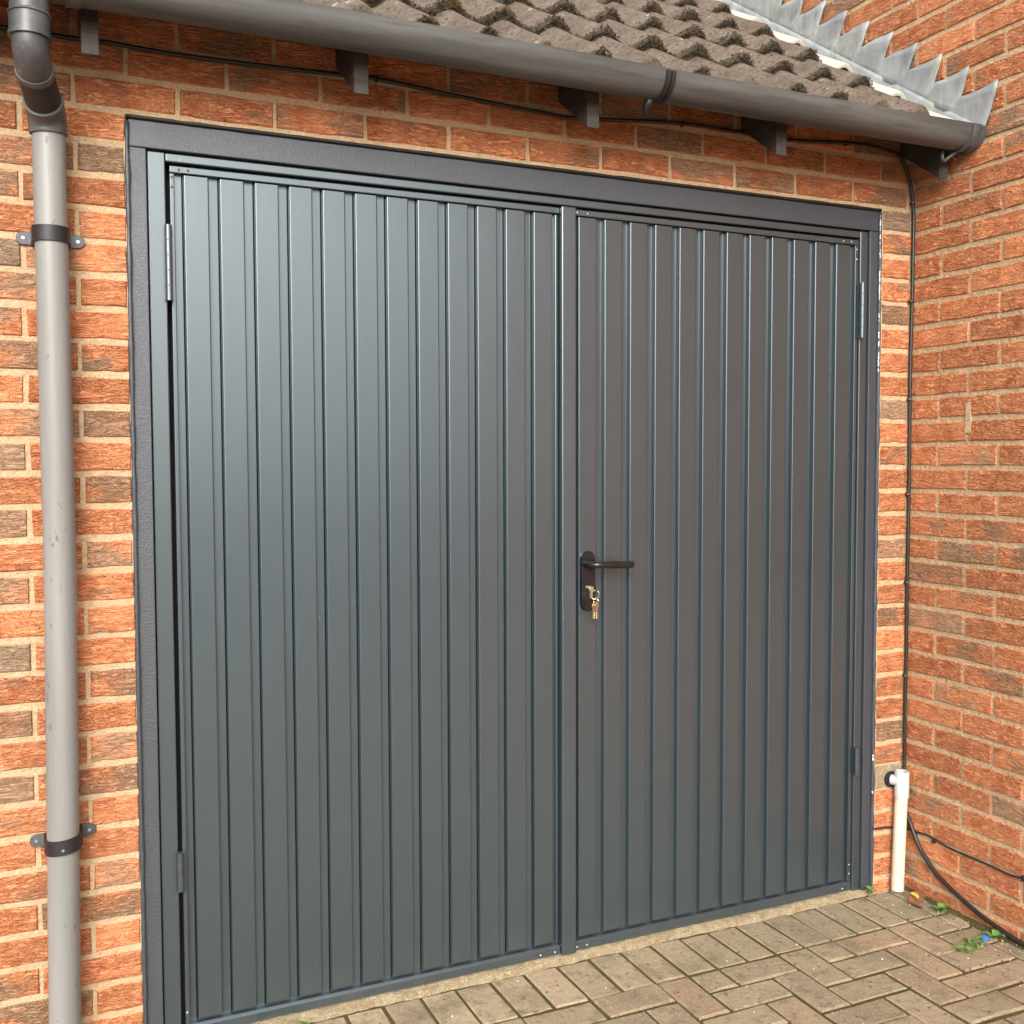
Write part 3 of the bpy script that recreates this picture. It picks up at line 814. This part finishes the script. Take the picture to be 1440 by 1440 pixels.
# ------------------------------------------------------------------ door leaves
YF, YB = 0.026, 0.041
def panel_mesh(wd, z0, z1):
    # raised pressed panel with rounded shoulders and closed ends
    r = .0035; prof = [(0, YB), (0.0012, YF+r)]
    for i in range(1, 7):
        a = math.pi-(math.pi/2)*i/6; prof.append((.0012+r+r*math.cos(a), YF+r-r*math.sin(a)))
    left = prof; right = [(wd-q[0], q[1]) for q in prof[::-1]]
    pr = left+right; n = len(pr); V = []; F = []
    for z, dy in ((z0, 1.0), (z0+.004, 0.25), (z0+.007, 0.0), (z1-.003, 0.0), (z1, 1.0)):
        for (x, y) in pr: V.append((x, y+(YB-y)*dy, z))
    for j in range(4):
        for i in range(n-1): F.append((j*n+i, j*n+i+1, (j+1)*n+i+1, (j+1)*n+i))
    m = MB().add(V, F)
    return m
def leaf(label, x0, x1, panels, pw, slot):
    t = thing('door_leaf', label, 'garage door', (0, 0, 0))
    zb, zt = 0.016, 2.116
    sh = MB(); xa = x0+.004
    for xp in panels:
        if xp-slot > xa+.002: sh.box((xa, YB, zb+.004), (xp-slot, YB+.004, zt-.004))
        xa = xp+.001
    sh.box((xa, YB, zb+.004), (x1-.004, YB+.004, zt-.004))
    sh.build('sheet', M['door'], t)
    proto = None
    for k, xp in enumerate(panels):
        if proto is None:
            o = panel_mesh(pw, .047, 2.099).build('raised_panel', M['door'], t, auto=.1); proto = o.data; o.location.x = xp
        else: o = link('raised_panel', proto, None, t, (xp, 0, 0))
    MB().box((x0, YF-.002, 2.0995), (x1, YB+.006, zt)).build('top_rail', M['steel'], t, bevel=.002)
    bmb = MB().add([(x0, YF-.004, zb), (x1, YF-.004, zb), (x1, YF-.004, .0375), (x0, YF-.004, .0375), (x0, YF+.002, .0425), (x1, YF+.002, .0425), (x0, YB+.005, .0445), (x1, YB+.005, .0445), (x0, YB+.005, zb), (x1, YB+.005, zb)],
                   [(0, 1, 2, 3), (3, 2, 5, 4), (4, 5, 7, 6), (6, 7, 9, 8), (8, 9, 1, 0), (0, 3, 4, 6, 8), (1, 9, 7, 5, 2)])
    bmb.build('bottom_rail', M['steel'], t, bevel=.0012)
    return t
LP = [0.127+0.0833*i for i in range(12)]
ll = leaf('anthracite ribbed steel door leaf beside the downpipe, without a handle', 0.0972, 1.122, LP, .0605, .0022)
RPn = [1.1815+0.0832*i for i in range(12)]
rl_ = leaf('anthracite ribbed steel door leaf with black lever handle', 1.124, 2.1855, RPn, .0605, .0004)
MB().box((0.0972, YF-.002, .043), (0.1075, YB+.005, 2.0985)).build('stile', M['steel'], ll, bevel=.002)
MB().box((1.1125, YF+.006, .043), (1.1215, YB+.005, 2.0985)).build('stile', M['steel'], ll, bevel=.002)
MB().box((1.1225, .009, .0165), (1.1665, YF-.0045, 2.1175)).build('overlap_strip', M['steel'], rl_, bevel=.003)
MB().box((1.1245, YF-.004, .0445), (1.164, YB+.005, 2.0985)).build('stile', M['steel'], rl_, bevel=.001)
MB().box((2.172, YF-.002, .043), (2.1855, YB+.005, 2.0985)).build('stile', M['steel'], rl_, bevel=.002)
riv = MB().tube([(0, 0, 0), (0, -.0012, 0), (0, -.0018, 0)], [.0032, .003, .0012], 10).mesh('rivet', True)
riv.materials.append(M['dark']); rivz = riv.copy(); rivz.materials[0] = M['zinc']
for t, pos, me in ((ll, [(.118, YF-.002, 2.1075), (.139, YF-.002, 2.1075), (.1015, YF-.002, 2.089), (.1015, YF-.002, 2.066), (1.076, YF-.002, 2.1075), (1.104, YF-.002, 2.1075)], riv),
                   (ll, [(1.060, YF-.004, .025), (1.105, YF-.004, .025), (.1015, YF-.002, .075)], rivz),
                   (rl_, [(1.178, YF-.002, 2.1075), (1.211, YF-.002, 2.1075), (2.125, YF-.002, 2.1075), (2.156, YF-.002, 2.1075), (2.179, YF-.002, 2.085), (2.179, YF-.002, 2.055)], rivz),
                   (rl_, [(1.176, YF-.004, .026), (1.208, YF-.004, .026), (2.150, YF-.004, .026), (2.179, YF-.002, .07), (2.179, YF-.002, .10)], rivz)):
    for q in pos: link('rivet', me, None, t, q)
def hinge(t, x, z0, z1):
    h = MB().tube([(x, .006, z0), (x, .006, z1)], .0085, 14).build('hinge', M['steel'], t, auto=.7)
    n = 5 if z1-z0 > .12 else 3
    for i in range(1, n):
        z = z0+(z1-z0)*i/n
        MB().tube([(x, .006, z-.0013), (x, .006, z+.0013)], .0088, 14).build('knuckle', M['dark'], h, auto=.7)
    MB().box((x-.009, .0165, z0+.003), (x+.011, .0205, z1-.003)).build('hinge_plate', M['steel'], h)
hinge(ll, .0895, 1.798, 1.973); hinge(ll, .0890, .387, .482)
hinge(rl_, 2.187, 1.806, 1.979); hinge(rl_, 2.1885, .402, .491)

# lever handle set on the right leaf
HX, HZ = 1.2095, 1.0795
def stad(hw, hh, n=10):
    pts = []
    for i in range(n+1): a = math.pi*i/n; pts.append((HX+hw*math.cos(a), HZ+hh-hw+hw*math.sin(a)))
    for i in range(n+1): a = math.pi+math.pi*i/n; pts.append((HX+hw*math.cos(a), HZ-hh+hw+hw*math.sin(a)))
    return pts
hb = MB(); rings = [(0.0235, .0855, YF+.001), (0.0235, .0855, YF-.006), (.0205, .0825, YF-.010)]
V = []; F = []
for (hw, hh, y) in rings: V += [(p[0], y, p[1]) for p in stad(hw, hh)]
k = len(V)//3
for r in range(2):
    for i in range(k): F.append((r*k+i, r*k+(i+1) % k, (r+1)*k+(i+1) % k, (r+1)*k+i))
F.append(tuple(2*k+i for i in range(k)))
plate = hb.add(V, F).build('handle_plate', M['handle'], rl_, auto=.5)
lz = 1.129
lev = [(1.2005, YF-.009, lz), (1.2005, YF-.030, lz)]+[tuple(v) for v in arc((1.2005, YF-.036, lz), (1.2010, YF-.054, lz), (1.222, YF-.056, lz), 6)]+[(1.26, YF-.056, lz-.001), (1.306, YF-.056, lz-.003)]+[tuple(v) for v in arc((1.314, YF-.056, lz-.003), (1.3275, YF-.054, lz-.003), (1.328, YF-.044, lz-.003), 5)]
rad = [.0095]*2+[.0095]*7+[.0105, .0105]+[.0105, .0105, .0105, .010, .0085, .005]
MB().tube(lev, rad, 18).build('lever', M['handle'], rl_, auto=.9)
MB().tube([(1.2005, YF-.008, lz), (1.2005, YF-.016, lz)], [.0125, .011], 18).build('lever_collar', M['handle'], rl_, auto=.6)
cyl = MB().tube([(1.2135, YF-.009, 1.0585), (1.2135, YF-.021, 1.0585)], .0088, 18)
cyl.box((1.2085, YF-.0205, 1.032), (1.2185, YF-.009, 1.056))
cyl.build('lock_cylinder', M['brass'], rl_, bevel=.0008, seg=1)

# keys hanging in the lock
kx, ky, kz = 1.2135, YF-.022, 1.0585
ks = thing('key_bunch', 'small bunch of brass keys hanging from the door lock', 'keys', (kx, ky, kz))
km = MB(); km.box((-.0011, -.016, -.0045), (.0011, .004, .0045))
pts = [(0, -.022+.010*math.cos(a), .010*math.sin(a)) for a in [2*math.pi*i/16 for i in range(16)]]
km.extrude_prof([(q[1], q[2]) for q in pts], -.0011, .0011, 'x', True, True)
km.build('key_in_lock', M['brass'], ks)
def torus(c, R_, r, ax, n=24):
    c = Vector(c); P_ = []
    for i in range(n+1):
        a = 2*math.pi*i/n; P_.append(c+R_*(math.cos(a)*Vector(ax[0])+math.sin(a)*Vector(ax[1])))
    return P_
MB().tube(torus((-.002, -.022, -.014), .0125, .001, ((.8, -.5, .1), (0, 0, 1))), .0011, 6, False).build('key_ring', M['brass'], ks, smooth=True)
MB().tube(torus((.000, -.024, -.031), .0085, .001, ((.35, -.9, 0), (0, 0, 1))), .0012, 6, False).build('key_ring', M['brass'], ks, smooth=True)
for q, (dx, ang) in enumerate(((.007, .06), (.0125, -.05))):
    km = MB(); bowz = -.012
    bow = [(.0085*math.cos(a), bowz+.0095*math.sin(a)) for a in [2*math.pi*i/12 for i in range(12)]]
    km.extrude_prof(bow, -.001, .001, 'y', True, True)
    bl = [(-.0038, -.02), (.0038, -.02), (.0038, -.046), (.001, -.05), (-.0038, -.047), (-.0026, -.044), (-.0038, -.041), (-.0024, -.038), (-.0038, -.034), (-.0026, -.031), (-.0038, -.027)]
    km.extrude_prof(bl, -.0011, .0011, 'y', True, True)
    km.build('key', M['keym'], ks, loc=(dx-.0125, -.024-.003*q, -.032), rot=(0, ang, .35))

# ------------------------------------------------------------------ cables and overflow pipe
def spline(pts, sub=6):
    pts = [Vector(p) for p in pts]; o_ = []
    for i in range(len(pts)-1):
        p0, p1, p2, p3 = pts[max(i-1, 0)], pts[i], pts[i+1], pts[min(i+2, len(pts)-1)]
        for s_ in range(sub):
            t = s_/sub
            o_.append(0.5*((2*p1)+(p2-p0)*t+(2*p0-5*p1+4*p2-p3)*t*t+(3*p1-p0-3*p2+p3)*t**3))
    o_.append(pts[-1]); return o_
cp = [(-1.2, -.007, 2.37), (-.154, -.007, 2.364), (-.044, -.007, 2.366), (.101, -.007, 2.362), (.295, -.007, 2.366), (.485, -.007, 2.372), (.594, -.007, 2.376), (.803, -.009, 2.364), (1.048, -.012, 2.352), (1.134, -.012, 2.349), (1.267, -.010, 2.362), (1.5, -.007, 2.382), (1.673, -.007, 2.383), (1.88, -.007, 2.382), (2.10, -.007, 2.400), (2.19, -.008, 2.402), (2.28, -.011, 2.393), (2.325, -.013, 2.372), (2.352, -.013, 2.33), (2.371, -.011, 2.27), (2.381, -.009, 2.21)]
ce = thing('black_cable', 'black cable clipped under the gutter and down the wall corner', 'cable')
c1 = spline(cp)+spline([(2.3815, -.009, 2.19), (2.381, -.0085, 1.95), (2.3775, -.0085, 1.71), (2.379, -.0085, 1.5), (2.380, -.0085, 1.296), (2.3785, -.0085, 1.05), (2.3795, -.0085, .829), (2.376, -.010, .62), (2.374, -.014, .415), (2.366, -.022, .38)])
MB().tube(c1, .0053, 8).build('sheath', M['cable'], ce, smooth=True)
for z in (2.242, 1.929, 1.614, 1.307, 1.019, .712):
    x = 2.3785
    MB().box((x-.0095, -.0155, z-.005), (x+.0035, -.002, z+.005)).build('cable_clip', M['cable'], ce, bevel=.002, seg=1)
    MB().tube([(x-.008, -.0195, z+.001), (x-.008, -.013, z+.001)], [.0022, .0028], 8).build('nail', M['zinc'], ce)
for x in (.594, 1.5, 2.10):
    z = {.594: 2.377, 1.5: 2.383, 2.10: 2.401}[x]
    MB().box((x-.004, -.014, z-.010), (x+.004, -.001, z+.006)).build('cable_clip', M['cable'], ce, bevel=.002, seg=1)
lowc = spline([(2.362, -.018, .33), (2.371, -.022, .272), (2.380, -.038, .225), (2.3815, -.062, .180), (2.382, -.092, .143), (2.382, -.149, .097), (2.382, -.235, .060), (2.380, -.317, .036), (2.378, -.394, .022), (2.374, -.469, .014), (2.372, -.62, .010), (2.374, -.9, .009), (2.37, -1.5, .009)])
o = MB().tube(lowc, .0068, 8).build('thick_cable', M['cable'], None, smooth=True)
tag(o, 'thick black cable drooping from the white pipe to the paving', 'cable')
tc_ = thing('thin_cable', 'thin black cable running low across the side wall', 'cable')
thin = spline([(2.255, -.003, .2155), (2.30, -.0045, .214), (2.355, -.005, .207), (2.380, -.010, .203), (2.3855, -.03, .203), (2.386, -.058, .204), (2.386, -.10, .208), (2.386, -.135, .206), (2.386, -.18, .198), (2.386, -.232, .1965), (2.386, -.30, .197), (2.386, -.365, .196), (2.386, -.42, .194), (2.386, -.47, .199), (2.386, -.60, .204), (2.386, -.85, .2), (2.386, -1.4, .2)])
MB().tube(thin, .0032, 8).build('sheath', M['cable'], tc_, smooth=True)
for y in (-.132, -.467, -.8): MB().box((2.379, y-.006, .192), (2.389, y+.006, .210)).build('cable_clip', M['cable'], tc_, bevel=.002, seg=1)

ov = thing('overflow_pipe', 'short upright cream plastic pipe standing against the brick corner', 'pipe', (0, 0, 0))
ox, oy = 2.347, -.030
MB().tube([(ox-.012, oy, .010), (ox-.012, oy, .0101), (ox-.003, oy, .28), (ox, oy, .325)], [.0205]*4, 24).build('pipe', M['pvc'], ov, auto=.8)
sl = MB()
V = []; F = []; n = 24
for (z, r) in ((.318, .0212), (.318, .0232), (.402, .0232), (.4035, .0222), (.4035, .0185), (.36, .0185)):
    for i in range(n): V.append((ox+r*math.cos(2*math.pi*i/n), oy+r*math.sin(2*math.pi*i/n), z))
for r in range(5):
    for i in range(n): F.append((r*n+i, r*n+(i+1) % n, (r+1)*n+(i+1) % n, (r+1)*n+i))
sl.add(V, F).build('tee_fitting', M['pvcw'], ov, auto=.6)
MB().tube([(2.326, .004, .372), (2.326, -.008, .372)], .0265, 24).build('wall_seal', M['rubber'], ov, auto=.6)
MB().tube([(2.326, -.006, .372), (2.336, -.028, .372)], .017, 20).build('stub', M['pvcw'], ov, auto=.6)

# ------------------------------------------------------------------ weeds, leaves, litter
rw = random.Random(31)
def leaf_geo(mb, c, ang, L, wd, rise, droop):
    d = Vector((math.cos(ang), math.sin(ang), 0)); s = Vector((-d.y, d.x, 0)); c = Vector(c); V = []; F = []
    n = 5
    for i in range(n+1):
        t = i/n; w_ = wd*math.sin(math.pi*min(1, t*.92+.08))**.8*(1 if t < .98 else .1)
        p = c+d*L*t+Vector((0, 0, rise*math.sin(t*1.9)-droop*t*t))
        V += [p-s*w_+Vector((0, 0, .12*w_)), p-Vector((0, 0, .1*w_)), p+s*w_+Vector((0, 0, .12*w_))]
    for i in range(n):
        for k in range(2): F.append((3*i+k, 3*i+3+k, 3*i+4+k, 3*i+1+k))
    mb.add(V, F)
def weed(pos, n, L, wd, label, spread=6.28, a0=0.0, rise=.018, name='weed', group=None):
    t = thing(name, label, 'plant', pos, group)
    for i in range(n):
        m = MB(); a = a0+spread*i/n+rw.uniform(-.25, .25)
        leaf_geo(m, (0, 0, .003), a, L*rw.uniform(.75, 1.15), wd*rw.uniform(.8, 1.2), rise*rw.uniform(.6, 1.3), .004)
        m.build('leaf', M['leaf'], t, smooth=True)
    MB().tube([(0, 0, -.006), (0, 0, .005)], [.003, .002], 6).build('stem', M['leaf'], t)
weed((2.352, -.200, 0), 6, .036, .0105, 'small round-leafed weed beside the dead leaf', a0=.3)
weed((2.352, -.400, 0), 5, .036, .010, 'small weed under the drooping black cable', a0=.8)
cl = thing('weed_clump', 'low spreading green weed clump beside the blue plastic scrap', 'plant', (2.235, -.415, 0))
for i in range(16):
    m = MB(); cx, cy = rw.uniform(-.05, .055), rw.uniform(-.028, .028)
    leaf_geo(m, (cx, cy, .004), rw.uniform(0, 6.28), rw.uniform(.02, .034), rw.uniform(.006, .009), rw.uniform(.006, .018), .003)
    m.build('leaf', M['leaf'], cl, smooth=True)
weed((2.236, -.012, .004), 6, .022, .006, 'tiny weed sprouting at the foot of the door frame', rise=.022)
gt = thing('grass_tuft', 'bright green grass tuft under the door without a handle', 'plant', (.335, -.012, .002))
for i in range(13):
    m = MB(); leaf_geo(m, (rw.uniform(-.05, .045), rw.uniform(-.008, .008), 0), rw.uniform(-2.6, -.3), rw.uniform(.03, .05), rw.uniform(.003, .0075), rw.uniform(.008, .022), .006)
    m.build('blade', M['leaf'], gt, smooth=True)
weed((2.105, -.222, 0), 5, .014, .004, 'tiny yellowish sprout in the paving joint', rise=.006)
dl = MB(); 
leaf_geo(dl, (0, 0, .004), .5, .085, .024, .022, .002); leaf_geo(dl, (.02, -.02, .003), 2.4, .05, .015, .012, 0)
o = dl.build('dead_leaf', M['dead'], None, smooth=True, loc=(2.300, -.135, 0)); tag(o, 'curled brown dead leaf on the paving by the side wall', 'leaf')
dl = MB(); leaf_geo(dl, (0, 0, .012), 1.9, .034, .011, .012, .002)
o = dl.build('yellow_leaf', M['yellow'], None, smooth=True, loc=(2.335, -.125, .004)); tag(o, 'small yellow leaf lying against the brown dead leaf', 'leaf')
b = MB(); b.add([(-.014, -.009, .002), (.013, -.012, .004), (.016, .008, .010), (-.011, .011, .006), (0, 0, .013)], [(0, 1, 4), (1, 2, 4), (2, 3, 4), (3, 0, 4), (3, 2, 1, 0)])
o = b.build('plastic_scrap', M['blue'], None, loc=(2.318, -.392, .001)); tag(o, 'crumpled blue plastic scrap on the paving', 'litter')
# pale grit scattered over the paving
gm = MB()
for i in range(170):
    if rw.random() < .55: x, y = 2.38-abs(rw.gauss(0, .10)), rw.uniform(-.9, -.02)
    else: x, y = rw.uniform(.3, 2.36), rw.uniform(-.95, -.03)
    s = rw.uniform(.0012, .0042); c = Vector((x, y, s*.4))
    V = [c+Vector((rw.uniform(.6, 1.1)*s*q[0], rw.uniform(.6, 1.1)*s*q[1], rw.uniform(.5, .9)*s*q[2])) for q in ((1, 0, 0), (0, 1, 0), (-1, 0, 0), (0, -1, 0), (0, 0, 1), (0, 0, -1))]
    gm.add(V, [(0, 1, 4), (1, 2, 4), (2, 3, 4), (3, 0, 4), (1, 0, 5), (2, 1, 5), (3, 2, 5), (0, 3, 5)])
o = gm.build('grit', M['grit']); o['kind'] = 'stuff'; o['label'] = 'pale grit scattered over the block paving'; o['category'] = 'grit'
